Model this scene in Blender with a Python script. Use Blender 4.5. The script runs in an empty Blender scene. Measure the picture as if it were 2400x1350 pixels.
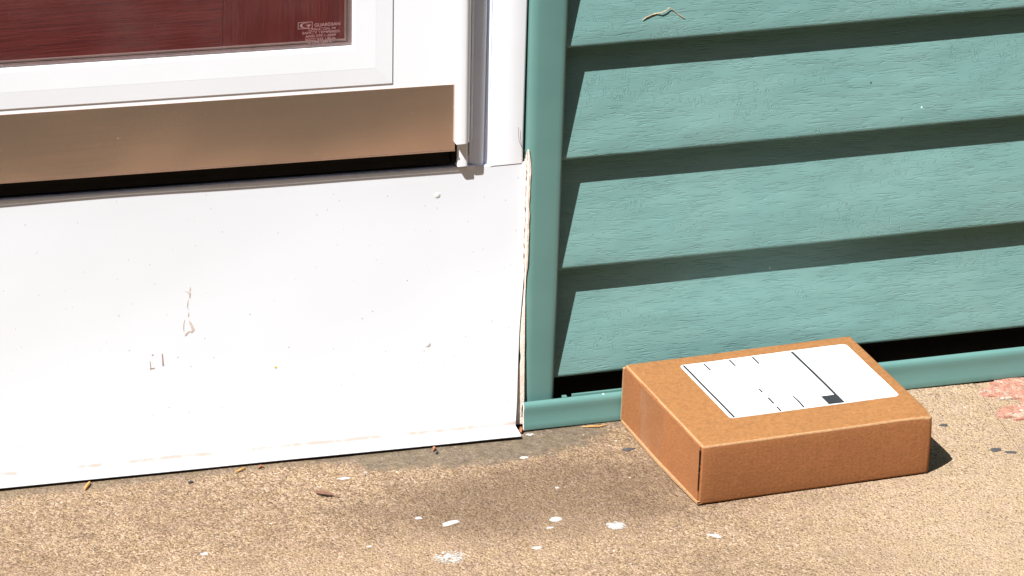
import bpy, bmesh, math, random
from mathutils import Vector, Matrix, noise
random.seed(7)
S = bpy.context.scene
COL = S.collection
MM = 0.001
R = math.radians

# ------------------------------------------------------------------ camera
# all coordinates below are millimetres: X along the house wall, Y into it, Z up; Z=0 is the porch concrete
cd = bpy.data.cameras.new('camera'); cam = bpy.data.objects.new('camera', cd); COL.objects.link(cam)
S.camera = cam
cr = Vector((0.95187, -0.30491, 0.03105)).normalized()
cu = Vector((0.09437, 0.38797, 0.91683)); cu = (cu - cr*cu.dot(cr)).normalized()
cb = cr.cross(cu)
m = Matrix((cr, cu, cb)).transposed().to_4x4()
m.translation = Vector((-1262.65, -3645.03, 1796.92))*MM
cam.matrix_world = m
cd.sensor_width = 36.0; cd.lens = 11512.49/2400*36.0
cd.clip_start = 0.05; cd.clip_end = 2000

# ------------------------------------------------------------------ light
SUNDIR = Vector((0.60, 0.405, -1.0)).normalized()       # the way the light travels
w = bpy.data.worlds.new('World'); S.world = w; w.use_nodes = True
nt = w.node_tree; nt.nodes.clear()
sky = nt.nodes.new('ShaderNodeTexSky'); sky.sky_type = 'NISHITA'; sky.sun_disc = False
sky.sun_elevation = math.asin(-SUNDIR.z)
sky.sun_rotation = math.atan2(-SUNDIR.x, -SUNDIR.y)
bg = nt.nodes.new('ShaderNodeBackground'); bg.inputs[1].default_value = 0.05
wo = nt.nodes.new('ShaderNodeOutputWorld')
nt.links.new(sky.outputs[0], bg.inputs[0]); nt.links.new(bg.outputs[0], wo.inputs[0])
sl = bpy.data.lights.new('sun', 'SUN'); sl.energy = 5.0; sl.angle = R(0.5); sl.color = (1.0, 0.985, 0.965)
so = bpy.data.objects.new('sun', sl); COL.objects.link(so)
so.rotation_euler = SUNDIR.to_track_quat('-Z', 'Y').to_euler(); so.location = (-2, -2, 4)
S.view_settings.view_transform = 'Standard'; S.view_settings.look = 'None'
S.view_settings.exposure = 1.14; S.view_settings.gamma = 1
S.view_settings.use_curve_mapping = False

# ------------------------------------------------------------------ material helpers
class NT:
    def __init__(s, name):
        s.m = bpy.data.materials.new(name); s.m.use_nodes = True
        s.t = s.m.node_tree; s.t.nodes.clear()
        s.out = s.n('OutputMaterial'); s.b = s.n('BsdfPrincipled')
        s.l(s.b.outputs[0], s.out.inputs[0])
        s.co = s.n('TexCoord').outputs['Object']
    def n(s, k): return s.t.nodes.new('ShaderNode'+k)
    def l(s, a, b): s.t.links.new(a, b)
    def set(s, sock, v):
        if isinstance(v, bpy.types.NodeSocket): s.l(v, sock)
        elif isinstance(v, (tuple, list)) and sock.type == 'RGBA' and len(v) == 3: sock.default_value = (*v, 1)
        else: sock.default_value = v
    def map(s, sc, loc=(0,0,0), co=None):
        n = s.n('Mapping'); s.l(co or s.co, n.inputs[0])
        n.inputs['Scale'].default_value = sc; n.inputs['Location'].default_value = loc
        return n.outputs[0]
    def noise(s, sc, det=3, rough=.55, v=None, dist=0):
        n = s.n('TexNoise'); s.l(v or s.co, n.inputs['Vector'])
        n.inputs['Scale'].default_value = sc; n.inputs['Detail'].default_value = det
        n.inputs['Roughness'].default_value = rough; n.inputs['Distortion'].default_value = dist
        return n.outputs[0]
    def vor(s, sc, v=None, feat='F1', rnd=1):
        n = s.n('TexVoronoi'); n.feature = feat; s.l(v or s.co, n.inputs['Vector'])
        n.inputs['Scale'].default_value = sc; n.inputs['Randomness'].default_value = rnd
        return n
    def math(s, op, a, b=0, c=0, clamp=False):
        n = s.n('Math'); n.operation = op; n.use_clamp = clamp
        for i, v in enumerate((a, b, c)): s.set(n.inputs[i], v)
        return n.outputs[0]
    def ramp(s, f, a, b, lo=0., hi=1., smooth=True):
        n = s.n('MapRange'); n.interpolation_type = 'SMOOTHSTEP' if smooth else 'LINEAR'
        s.set(n.inputs['Value'], f); n.inputs['From Min'].default_value = a; n.inputs['From Max'].default_value = b
        n.inputs['To Min'].default_value = lo; n.inputs['To Max'].default_value = hi
        return n.outputs[0]
    def mix(s, f, a, b, mode='MIX'):
        n = s.n('Mix'); n.data_type = 'RGBA'; n.blend_type = mode
        s.set(n.inputs[0], f); s.set(n.inputs[6], a); s.set(n.inputs[7], b)
        return n.outputs[2]
    def cramp(s, f, stops):
        n = s.n('ValToRGB'); s.l(f, n.inputs[0]); e = n.color_ramp.elements
        while len(e) < len(stops): e.new(0.5)
        for q, (p, c) in zip(e, stops): q.position = p; q.color = (*c, 1)
        return n.outputs[0]
    def sep(s, c=None):
        n = s.n('SeparateXYZ'); s.l(c or s.co, n.inputs[0]); return n.outputs
    def specks(s, scale, r, keep, seed=0.0, stretch=(1,1,1)):
        v = s.vor(scale, s.map(stretch, (seed, seed*.7, seed*.3)))
        cs = s.n('SeparateColor'); s.l(v.outputs['Color'], cs.inputs[0])
        rad = s.math('MULTIPLY', cs.outputs[1], r)
        a = s.math('LESS_THAN', v.outputs['Distance'], rad)
        b = s.math('GREATER_THAN', cs.outputs[0], 1-keep)
        return s.math('MULTIPLY', a, b)
    def bump(s, h, dist, strength=1.0, prev=None):
        n = s.n('Bump'); s.l(h, n.inputs['Height']); n.inputs['Distance'].default_value = dist
        n.inputs['Strength'].default_value = strength
        if prev: s.l(prev, n.inputs['Normal'])
        return n.outputs[0]
    def done(s, col=None, rough=.5, metal=0, normal=None, spec=None, **k):
        if col is not None: s.set(s.b.inputs['Base Color'], col)
        s.set(s.b.inputs['Roughness'], rough); s.set(s.b.inputs['Metallic'], metal)
        if spec is not None: s.set(s.b.inputs['Specular IOR Level'], spec)
        if normal is not None: s.l(normal, s.b.inputs['Normal'])
        return s.m

def plain(name, col, rough=.6, var=.12, scale=60, bump=0, spec=None):
    t = NT(name); n = t.noise(scale, 4)
    c = t.mix(t.ramp(n, .3, .7), tuple(x*(1-var) for x in col), tuple(x*(1+var) for x in col))
    return t.done(c, rough, normal=t.bump(t.noise(scale*6, 3), bump) if bump else None, spec=spec)

def m_concrete():
    t = NT('exposed_concrete')
    g = t.vor(520); g2 = t.vor(1050, t.map((1,1,1), (3,1,2))); g3 = t.vor(130, t.map((1,1,1), (.3,.1,.7)))
    def rnd(v, i=0):
        c = t.n('SeparateColor'); t.l(v.outputs['Color'], c.inputs[0]); return c.outputs[i]
    c = t.cramp(rnd(g), [(0,(.085,.052,.031)), (.25,(.19,.132,.082)), (.6,(.29,.213,.142)), (.88,(.41,.318,.228)), (1,(.52,.45,.36))])
    c2 = t.cramp(rnd(g2), [(0,(.09,.058,.036)), (.4,(.225,.16,.105)), (1,(.36,.28,.20))])
    col = t.mix(.45, c, c2)
    # a few larger pale or reddish stones
    st = t.math('MULTIPLY', t.math('LESS_THAN', g3.outputs['Distance'], .26), t.math('GREATER_THAN', rnd(g3), .86))
    col = t.mix(t.math('MULTIPLY', st, .6), col, t.cramp(rnd(g3, 1), [(0,(.18,.085,.045)), (.3,(.28,.19,.11)), (.75,(.33,.29,.25)), (1,(.42,.40,.37))]))
    # broad brown / pale patches of wear
    x, y, z = t.sep()
    big = t.noise(6.5, 4, .6)
    col = t.mix(t.ramp(big, .38, .62, .0, .30), col, (.145, .10, .066))
    mid = t.noise(38, 4, .6, t.map((1,1,1), (5,2,1)))
    col = t.mix(t.ramp(mid, .45, .75, 0, .35), col, (.10, .066, .042))
    mt = t.noise(95, 4, .7, t.map((1,1,1), (2,9,4)))
    col = t.mix(t.ramp(mt, .52, .72, 0, .45), col, (.44, .345, .235))
    # brown worn zone in the middle of the walk, paler to the right
    dx = t.math('DIVIDE', t.math('SUBTRACT', x, -.06), .17); dy = t.math('DIVIDE', t.math('SUBTRACT', y, -.15), .07)
    dd = t.math('ADD', t.math('MULTIPLY', dx, dx), t.math('MULTIPLY', dy, dy))
    dd = t.math('ADD', dd, t.math('MULTIPLY', t.math('SUBTRACT', t.noise(14, 4), .5), 1.8))
    col = t.mix(t.ramp(dd, .2, 1.7, .55, 0), col, (.10, .068, .046))
    pale = t.ramp(t.math('ADD', x, t.math('MULTIPLY', t.noise(9, 3), .12)), .12, .34, 0, .5)
    col = t.mix(pale, col, (.43, .345, .25))
    lz = t.ramp(t.math('ADD', y, t.math('MULTIPLY', t.noise(11, 3), .10)), -.17, -.11, .28, 0)
    col = t.mix(t.math('MULTIPLY', lz, t.ramp(x, -.25, .0, 1, .55)), col, (.40, .305, .215))
    # smooth grey cement skim left by the foot of the wall
    ex = t.math('DIVIDE', t.math('SUBTRACT', x, -.085), .135); ey = t.math('DIVIDE', t.math('SUBTRACT', y, -.012), .058)
    ee = t.math('ADD', t.math('MULTIPLY', ex, ex), t.math('MULTIPLY', ey, ey))
    ee = t.math('ADD', ee, t.math('MULTIPLY', t.math('SUBTRACT', t.noise(60, 5, .65), .5), 1.5))
    sk = t.ramp(ee, .75, 1.25, 1, 0)
    strip = t.math('ADD', t.math('DIVIDE', t.math('ADD', y, .034), .010), t.math('MULTIPLY', t.math('SUBTRACT', t.noise(80, 4, .6), .5), 2.0))
    strip = t.math('MULTIPLY', t.ramp(strip, -.8, .6, 0, .7), t.ramp(x, -.03, .06, 1, 0))
    sk = t.math('MAXIMUM', sk, strip)
    skc = t.mix(t.ramp(t.noise(120, 5, .65), .35, .65), (.085,.072,.054), (.13,.112,.086))
    skc = t.mix(t.math('MULTIPLY', t.specks(300, .3, .25, .4), .8), skc, (.28,.24,.19))
    col = t.mix(t.math('MULTIPLY', sk, .85), col, skc)
    pits = t.ramp(t.noise(420, 3, .6, t.map((1,1,1), (1,7,3))), .32, .42, 1, 0)
    pk = t.math('MULTIPLY', pits, t.math('SUBTRACT', 1, t.math('MULTIPLY', sk, .8)))
    col = t.mix(t.math('MULTIPLY', pk, .65), col, (.045,.028,.017))
    col = t.mix(t.specks(95, .10, .22, 2.2), col, (.03,.02,.015))
    col = t.mix(t.math('MULTIPLY', t.specks(85, .11, .2, 5.1), .8), col, (.5,.47,.43))
    h = t.math('ADD', t.math('MULTIPLY', g.outputs['Distance'], -.9), t.math('MULTIPLY', g2.outputs['Distance'], -.35))
    h = t.math('SUBTRACT', h, t.math('MULTIPLY', pits, .5))
    h = t.math('MULTIPLY', h, t.math('SUBTRACT', 1, t.math('MULTIPLY', sk, .75)))
    h = t.math('ADD', h, t.math('MULTIPLY', t.noise(170, 4, .6), .6))
    col = t.mix(1.0, col, (.90, .875, .84), 'MULTIPLY')
    hue = t.noise(55, 4, .7, t.map((1,1,1), (8,3,1)))
    col = t.mix(t.ramp(hue, .35, .65), t.mix(1.0, col, (1.03,1.0,.92), 'MULTIPLY'), t.mix(1.0, col, (1.03,.985,1.0), 'MULTIPLY'))
    grit = t.noise(640, 3, .6)
    col = t.mix(1.0, col, t.cramp(grit, [(.32, (.76,.74,.72)), (.68, (1.26,1.26,1.26))]), 'MULTIPLY')
    return t.done(col, .9, normal=t.bump(h, .0014, .8), spec=.2)

def m_vinyl(name='teal_vinyl_embossed', grain=True):
    t = NT(name)
    base = (.150, .335, .298)
    n = t.noise(1, 3, .5, t.map((9,9,20)))
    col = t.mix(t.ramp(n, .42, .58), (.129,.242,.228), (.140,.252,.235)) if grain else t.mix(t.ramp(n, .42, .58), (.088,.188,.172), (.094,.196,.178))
    x, y, z = t.sep()
    if grain:
        wob = t.noise(28, 3, .5)
        # broken, mostly horizontal pressed wood-grain lines
        v1 = t.map((18, 1, 290)); a = t.noise(1, 2.5, .5, v1, .1)
        g1 = t.ramp(t.math('ABSOLUTE', t.math('SUBTRACT', t.math('FRACT', t.math('MULTIPLY', a, 7.0)), .5)), 0, .22, 1, 0)
        br = t.ramp(t.noise(1, 2, .5, t.map((45, 1, 200), (3,2,1))), .40, .56)
        g1 = t.math('MULTIPLY', g1, br)
        # knots of short vertical ticks
        v2 = t.map((260, 1, 110), (1,4,2)); b = t.noise(1, 2, .5, v2, .5)
        g2 = t.ramp(t.math('ABSOLUTE', t.math('SUBTRACT', t.math('FRACT', t.math('MULTIPLY', b, 5.0)), .5)), 0, .15, 1, 0)
        mk = t.ramp(t.noise(1, 2.5, .55, t.map((9, 1, 26), (7,1,5))), .50, .62)
        mk2 = t.ramp(t.noise(1, 2, .5, t.map((110, 1, 90), (9,3,5))), .46, .56)
        g2 = t.math('MULTIPLY', g2, t.math('MULTIPLY', mk, mk2))
        g1 = t.math('MULTIPLY', g1, t.ramp(mk, 0, 1, 1, .45))
        g = t.math('MAXIMUM', g1, g2)
        h = t.math('ADD', t.math('MULTIPLY', g, -1.0), t.math('MULTIPLY', t.noise(1, 3, .6, t.map((120,1,520))), .15))
        col = t.mix(t.math('MULTIPLY', g, .06), col, (.07,.155,.142))
        nrm = t.bump(h, .00027, .85)
        nrm2 = t.bump(t.noise(1, 2.5, .5, t.map((6,1,15))), .012, .5, nrm)
    else:
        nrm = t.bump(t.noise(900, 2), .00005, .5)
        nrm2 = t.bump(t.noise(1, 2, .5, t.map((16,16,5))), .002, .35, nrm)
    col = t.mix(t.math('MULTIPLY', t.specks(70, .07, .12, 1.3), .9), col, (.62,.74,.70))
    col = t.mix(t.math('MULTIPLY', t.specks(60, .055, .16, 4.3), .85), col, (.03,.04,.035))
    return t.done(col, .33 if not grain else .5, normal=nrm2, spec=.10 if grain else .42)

def m_white(name, col=(.71,.73,.765), rough=.42, dirt=False, foot=False):
    t = NT(name)
    c = t.mix(t.ramp(t.noise(5, 4), .3, .7), tuple(v*.985 for v in col), tuple(min(.86, v*1.015) for v in col))
    if dirt:
        c = t.mix(t.math('MULTIPLY', t.specks(95, .07, .45, 1.1), .65), c, (.20,.18,.16))
        c = t.mix(t.math('MULTIPLY', t.specks(210, .13, .35, 6.7, (1,1,.6)), .55), c, (.36,.33,.29))
        c = t.mix(t.math('MULTIPLY', t.specks(26, .042, .35, 3.7), .8), c, (.07,.065,.06))
    else:
        c = t.mix(t.math('MULTIPLY', t.specks(45, .035, .25, 3.7), .6), c, (.12,.11,.10))
    if foot:     # line of dirt washed into the fold
        x, y, z = t.sep()
        zz = t.math('ADD', z, t.math('MULTIPLY', t.math('SUBTRACT', t.noise(24, 4), .5), .003))
        band = t.ramp(t.math('ABSOLUTE', t.math('SUBTRACT', zz, .0062)), .0008, .0032, 1, 0)
        band = t.math('MULTIPLY', band, t.ramp(t.noise(55, 5, .7), .38, .60, .45, 1))
        c = t.mix(t.math('MULTIPLY', band, .75), c, (.34,.25,.17))
        haze = t.math('MULTIPLY', t.ramp(z, .002, .06, 1, 0), t.ramp(t.noise(30, 4), .4, .7))
        c = t.mix(t.math('MULTIPLY', haze, .10), c, (.55,.48,.42))
    return t.done(c, rough, normal=t.bump(t.noise(1, 2, .5, t.map((5,5,9))), .0025, .3), spec=.4)

def m_bronze():
    t = NT('bronze_metal')
    c = t.mix(t.ramp(t.noise(10, 3), .3, .7), (.73,.545,.46), (.77,.575,.485))
    c = t.mix(t.math('MULTIPLY', t.specks(130, .12, .45, 2.1, (1,1,.6)), .55), c, (.95,.80,.64))
    c = t.mix(t.math('MULTIPLY', t.specks(40, .03, .4, 4.1), .9), c, (.85,.78,.66))
    sp_ = t.specks(135, .085, .5, 2.1, (1,1,.7)); sp2 = t.specks(60, .04, .3, 8.1)
    dust = t.math('MULTIPLY', t.math('MAXIMUM', sp_, sp2), .32)
    c = t.mix(dust, c, (.62,.52,.42))
    streak = t.noise(1, 3, .6, t.map((6, 6, 900)))
    r = t.ramp(streak, .3, .7, .15, .18)
    n = t.bump(streak, .000004, .4)
    n = t.bump(t.noise(1, 1.5, .5, t.map((5, 5, 5))), .006, .6, n)
    return t.done(c, r, t.math('SUBTRACT', .92, dust), n)

def m_redwood(name, vertical=False):
    t = NT(name)
    sc = (420, 1, 26) if vertical else (26, 1, 420)
    a = t.noise(1, 3, .6, t.map(sc), .25)
    lines = t.ramp(a, .56, .66)
    b = t.noise(1, 3, .6, t.map(tuple(v*.35 for v in sc), (3,1,4)), .4)
    c = t.mix(t.ramp(b, .35, .65), (.125,.014,.014), (.158,.020,.019))
    c = t.mix(t.math('MULTIPLY', lines, .5), c, (.08,.018,.016))
    return t.done(c, .45, normal=t.bump(a, .0008, .7), spec=.4)

def m_glass():
    t = NT('dusty_glass')
    gl = t.n('BsdfGlossy'); gl.inputs['Roughness'].default_value = .03
    tr = t.n('BsdfTransparent'); tr.inputs[0].default_value = (.93,.95,.94,1)
    fr = t.n('Fresnel'); fr.inputs[0].default_value = 1.52
    mx = t.n('MixShader'); geo = t.n('NewGeometry'); t.l(t.math('MULTIPLY', fr.outputs[0], t.math('SUBTRACT', 1, geo.outputs['Backfacing'])), mx.inputs[0]); t.l(tr.outputs[0], mx.inputs[1]); t.l(gl.outputs[0], mx.inputs[2])
    df = t.n('BsdfDiffuse'); df.inputs[0].default_value = (.75,.72,.68,1)
    d1 = t.math('MULTIPLY', t.specks(150, .10, .25, 1.7, (1,1,.6)), .40)
    d2 = t.math('MULTIPLY', t.specks(58, .04, .35, 3.3), .7)
    film = t.ramp(t.noise(22, 4, .6), .35, .75, .004, .014)
    d = t.math('MAXIMUM', t.math('MAXIMUM', d1, d2), film)
    m2 = t.n('MixShader'); t.l(d, m2.inputs[0]); t.l(mx.outputs[0], m2.inputs[1]); t.l(df.outputs[0], m2.inputs[2])
    t.l(m2.outputs[0], t.out.inputs[0])
    return t.m

def m_card(name, col, edge=False, flutes=False):
    t = NT(name)
    f = t.noise(1, 3, .6, t.map((260, 260, 700))); f2 = t.noise(900, 2)
    c = t.mix(t.ramp(f, .3, .7), tuple(v*.86 for v in col), tuple(v*1.12 for v in col))
    c = t.mix(t.ramp(t.noise(14, 4), .35, .7, 0, .22), c, tuple(v*.74 for v in col))
    fib = t.vor(1, t.map((330, 150, 420), (1,2,3)), 'DISTANCE_TO_EDGE')
    c = t.mix(t.math('MULTIPLY', t.ramp(f2, .56, .70), .42), c, (min(1,col[0]*1.7), col[1]*1.9, col[2]*2.3))
    c = t.mix(t.math('MULTIPLY', t.specks(150, .09, .12, 2.7), .7), c, (.07,.035,.02))
    h = t.math('MULTIPLY', f, .35)
    if flutes:
        x, y, z = t.sep()
        wv = t.math('SINE', t.math('MULTIPLY', t.math('ADD', x, t.math('MULTIPLY', y, .1)), 2*math.pi/.0042))
        h = t.math('ADD', h, t.math('MULTIPLY', t.math('MULTIPLY', wv, t.noise(25, 3)), .06))
        c = t.mix(t.math('MULTIPLY', t.ramp(wv, -1, 1), .03), c, tuple(v*.7 for v in col))
    return t.done(c, .85, normal=t.bump(h, .0007, .6), spec=.15)

def m_tape():
    t = NT('clear_tape')
    gl = t.n('BsdfGlossy'); gl.inputs['Roughness'].default_value = .22
    tr = t.n('BsdfTransparent'); tr.inputs[0].default_value = (.98,.96,.93,1)
    df = t.n('BsdfDiffuse'); df.inputs[0].default_value = (.62,.44,.30,1)
    m1 = t.n('MixShader'); m1.inputs[0].default_value = .05; t.l(tr.outputs[0], m1.inputs[1]); t.l(gl.outputs[0], m1.inputs[2])
    m2 = t.n('MixShader'); t.l(t.ramp(t.noise(1, 4, .6, t.map((35,35,14))), .4, .75, .02, .14), m2.inputs[0])
    t.l(m1.outputs[0], m2.inputs[1]); t.l(df.outputs[0], m2.inputs[2]); t.l(m2.outputs[0], t.out.inputs[0])
    return t.m

def m_brick():
    t = NT('worn_brick')
    c = t.mix(t.ramp(t.noise(140, 4, .6), .35, .65), (.33,.145,.10), (.41,.21,.155))
    c = t.mix(t.ramp(t.noise(60, 5, .68, t.map((1,1,1),(4,1,2))), .50, .60), c, (.38,.31,.24))
    c = t.mix(t.specks(150, .33, .22, 2.2), c, (.46,.40,.33))
    c = t.mix(t.ramp(t.noise(420, 3, .6), .38, .50, .65, 0), c, (.14,.08,.055))
    return t.done(c, .9, normal=t.bump(t.noise(380, 4, .65), .0014, .9), spec=.2)

def m_grass():
    t = NT('lawn_green')
    c = t.mix(t.ramp(t.noise(45, 5, .7), .35, .65), (.040,.036,.020), (.095,.085,.045))
    return t.done(c, .9, normal=t.bump(t.noise(160, 4, .7), .02, .9), spec=.1)

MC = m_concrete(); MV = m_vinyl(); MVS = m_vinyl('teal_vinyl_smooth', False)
MWD = m_white('white_door_paint'); MWP = m_white('white_panel_paint', (.64,.665,.705), .38, True, True)
MWH = m_white('white_hinge_metal', (.70,.715,.745), .3)
MWJ = m_white('white_jamb_paint', (.70,.77,.92), .3)
MBZ = m_bronze(); MRH = m_redwood('red_wood_grain_across'); MRV = m_redwood('red_wood_grain_upright', True)
MGL = m_glass(); MBK = plain('gap_shade_black', (.008,.008,.008), .7, spec=.1)  # MBK: near-black that stands in for shade inside gaps
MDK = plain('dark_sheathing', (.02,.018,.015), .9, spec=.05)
MCT = m_card('kraft_top', (.245,.112,.040)); MCF = m_card('kraft_front', (.255,.103,.039), flutes=True)
MCE = plain('kraft_edge', (.34,.19,.09), .9, .15, 400, .0002)
MLB = plain('label_paper', (.74,.74,.75), .55, .01); MIN = plain('black_ink', (.022,.022,.026), .5, .1)
MTP = m_tape(); MBR = m_brick(); MGR = m_grass()
MCK = plain('old_cream_caulk', (.72,.60,.51), .8, .10, 120, .0006)
MCKD = plain('crumbled_brown_caulk', (.36,.20,.12), .9, .3, 300, .0008)
MET = plain('etched_frosting', (.27,.15,.145), .9, .05)
MPT = plain('white_paint_chip', (.42,.41,.39), .8, .22, 350, .0008)
MSL = plain('slate_chip', (.050,.048,.052), .8, .25, 500, .0005)
MLF = plain('dry_leaf', (.15,.075,.045), .8, .35, 300, .0006)
MND = plain('dry_needle', (.52,.26,.07), .7, .2, 300)
MOR = plain('orange_bark', (.26,.10,.045), .8, .3, 400)
MTW = plain('dry_stem', (.36,.27,.17), .8, .3, 300)
MST = plain('dried_drip', (.50,.42,.36), .7, .08, 500)
MSC = plain('brown_scuff', (.34,.25,.21), .8, .15, 500)
MSCW = plain('screw_white', (.60,.60,.60), .4, .03)
MYL = plain('yellow_fleck', (.70,.45,.05), .7, .05)

# ------------------------------------------------------------------ object helpers
def link(name, bm, mat, parent=None, smooth=False, mats=None):
    bmesh.ops.recalc_face_normals(bm, faces=bm.faces)
    me = bpy.data.meshes.new(name); bm.to_mesh(me); bm.free()
    for v in me.vertices: v.co *= MM
    for mm in (mats or [mat]): me.materials.append(mm)
    if smooth:
        for p in me.polygons: p.use_smooth = True
        me.set_sharp_from_angle(angle=R(40))
    o = bpy.data.objects.new(name, me); COL.objects.link(o)
    if parent: o.parent = parent; o.matrix_parent_inverse = parent.matrix_world.inverted()
    return o
def tag(o, label=None, cat=None, group=None, kind=None):
    if label: o['label'] = label
    if cat: o['category'] = cat
    if group: o['group'] = group
    if kind: o['kind'] = kind
    return o
def empty(name, loc, label, cat, group=None):
    o = bpy.data.objects.new(name, None); COL.objects.link(o); o.empty_display_size = .05
    o.location = Vector(loc)*MM; o.matrix_world = Matrix.Translation(o.location)
    return tag(o, label, cat, group)
def add_box(bm, x0, x1, y0, y1, z0, z1, bev=0, seg=2, warp=None):
    r = bmesh.ops.create_cube(bm, size=1); vs = r['verts']
    for v in vs: v.co = Vector(((x0+x1)/2+v.co.x*(x1-x0), (y0+y1)/2+v.co.y*(y1-y0), (z0+z1)/2+v.co.z*(z1-z0)))
    if bev:
        es = list({e for v in vs for e in v.link_edges})
        g = bmesh.ops.bevel(bm, geom=es, offset=bev, segments=seg, affect='EDGES', profile=.6)
        vs = list({v for f in g['faces'] for v in f.verts} | {v for v in vs if v.is_valid})
    if warp:
        for v in vs: v.co = warp(v.co)
    return vs
def sweep_x(bm, prof, xs, f=None, closed=True, caps=True):
    """profile of (y,z) swept along the x stations; f(x,y,z)->Vector may bend it"""
    rings = []
    for x in xs:
        rings.append([bm.verts.new(f(x, y, z) if f else (x, y, z)) for y, z in prof])
    n = len(prof)
    for a, b in zip(rings, rings[1:]):
        for i in range(n if closed else n-1):
            bm.faces.new((a[i], a[(i+1) % n], b[(i+1) % n], b[i]))
    if caps and closed: bm.faces.new(rings[0]); bm.faces.new(rings[-1][::-1])
def sweep_z(bm, prof, zs, f=None):
    rings = [[bm.verts.new(f(x, y, z) if f else (x, y, z)) for x, y in prof] for z in zs]
    n = len(prof)
    for a, b in zip(rings, rings[1:]):
        for i in range(n): bm.faces.new((a[i], a[(i+1) % n], b[(i+1) % n], b[i]))
    bm.faces.new(rings[0]); bm.faces.new(rings[-1][::-1])
def poly_slab(bm, pts, d):
    """flat polygon pts (list of Vector) thickened by vector d"""
    a = [bm.verts.new(p) for p in pts]; b = [bm.verts.new(Vector(p)+d) for p in pts]
    bm.faces.new(a); bm.faces.new(b[::-1]); n = len(a)
    for i in range(n): bm.faces.new((a[i], a[(i+1) % n], b[(i+1) % n], b[i]))
def tube(bm, pts, rad, n=6):
    pts = [Vector(p) for p in pts]; rings = []
    for i, p in enumerate(pts):
        d = (pts[min(i+1, len(pts)-1)]-pts[max(i-1, 0)]).normalized()
        a = d.cross(Vector((.1, 1, .2))).normalized(); b = d.cross(a)
        r = rad[i] if isinstance(rad, (list, tuple)) else rad
        rings.append([bm.verts.new(p+(a*math.cos(2*math.pi*k/n)+b*math.sin(2*math.pi*k/n))*r) for k in range(n)])
    for a, b in zip(rings, rings[1:]):
        for i in range(n): bm.faces.new((a[i], a[(i+1) % n], b[(i+1) % n], b[i]))
    bm.faces.new(rings[0][::-1]); bm.faces.new(rings[-1])
def lin(a, b, t): return a+(b-a)*t
def frange(a, b, n): return [a+(b-a)*i/(n-1) for i in range(n)]

# the entry has settled a little: everything left of the casing drops to the right by about one degree
def settle(co):
    x, y, z = co
    s = -.008 if z < 0 else lin(-.008, -.019, min(z/240, 1))
    k = max(0, min(1, z/20))
    return Vector((x + .015*(260-z)*(1 if z > 240 else z/240), y, z + s*(x+95)*k))

# ------------------------------------------------------------------ SETTING: ground
bm = bmesh.new()
N = 60
xs = [-3000]+frange(-700, 383, 120)+[384.5]
def gz(x, y): return noise.noise(Vector((x*.012, y*.012, 0)))*.9 + noise.noise(Vector((x*.05, y*.05, 4)))*.35 - .6
ys = frange(-652, 60, 90)
def grid(bm, xs, ys, zf, depth=120):
    V = [[bm.verts.new((x, y, zf(x, y))) for y in ys] for x in xs]
    for i in range(len(xs)-1):
        for j in range(len(ys)-1): bm.faces.new((V[i][j], V[i+1][j], V[i+1][j+1], V[i][j+1]))
    def skirt(seq):
        lo = [bm.verts.new((v.co.x, v.co.y, -depth)) for v in seq]
        for i in range(len(seq)-1): bm.faces.new((seq[i], seq[i+1], lo[i+1], lo[i]))
    skirt([r[0] for r in V]); skirt(V[-1]); skirt(V[0]); skirt([r[-1] for r in V])
# the control joint runs a touch askew: shear the right edge of the slab to follow it
def jx(y): return 386 + (y+36)*.105
bm = bmesh.new(); grid(bm, xs, ys, gz)
for v in bm.verts:
    if v.co.x > 0: v.co.x *= jx(v.co.y)/384.5
tag(link('porch_floor', bm, MC, smooth=True), 'tan exposed aggregate concrete porch floor in front of the door', 'floor', kind='structure')
bm = bmesh.new(); grid(bm, frange(0, 1, 30)+[4, 9], ys, lambda x, y: 0)
for v in bm.verts:
    v.co.x = jx(v.co.y)+1.1+v.co.x*300
    if v.co.z > -50: v.co.z = gz(v.co.x, v.co.y)-.5
tag(link('walkway', bm, MC, smooth=True), 'pale concrete with exposed brick right of the joint', 'walkway', kind='structure')
bm = bmesh.new(); grid(bm, [-60000, -8000, -3000, -1000, 0, 1000, 3000, 60000], [-60000, -5000, -2000, -654], lambda x, y: -25, 80)
tag(link('added_lawn', bm, MGR), 'unseen grass added beyond the porch floor to darken reflections', 'added_lawn', kind='structure')  # unseen ground added so the kick plate reflects something darker

# two worn bricks showing through the cement at the right edge
def ragged(cx, cy, rx, ry, n, seed, amp=.25, rot=0, sq=.7):
    out = []
    for i in range(n):
        a = 2*math.pi*i/n
        k = 1+amp*noise.noise(Vector((math.cos(a)*1.6+seed*7, math.sin(a)*1.6, seed)))*2 + amp*.4*(random.random()-.5)
        ex = abs(math.cos(a))**sq*math.copysign(1, math.cos(a)); ey = abs(math.sin(a))**sq*math.copysign(1, math.sin(a))
        x, y = ex*rx*k, ey*ry*k
        out.append((cx+x*math.cos(rot)-y*math.sin(rot), cy+x*math.sin(rot)+y*math.cos(rot)))
    return out
def brick(cx, cy, rx, ry, seed, label, rot=0):
    b = bmesh.new(); poly_slab(b, [Vector((x, y, .55)) for x, y in ragged(cx, cy, rx, ry, 60, seed, .26, rot)], Vector((0, 0, -40)))
    tag(link('brick', b, MBR), label, 'brick', 'worn bricks showing through the cement at the right edge')
brick(438, -40, 43, 20, 1.3, 'worn salmon brick closest to the teal base flashing, cement smeared over it', -.05)
brick(432, -84, 42, 18, 2.9, 'worn salmon brick with pale patches, farther out from the wall', -.08)

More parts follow.
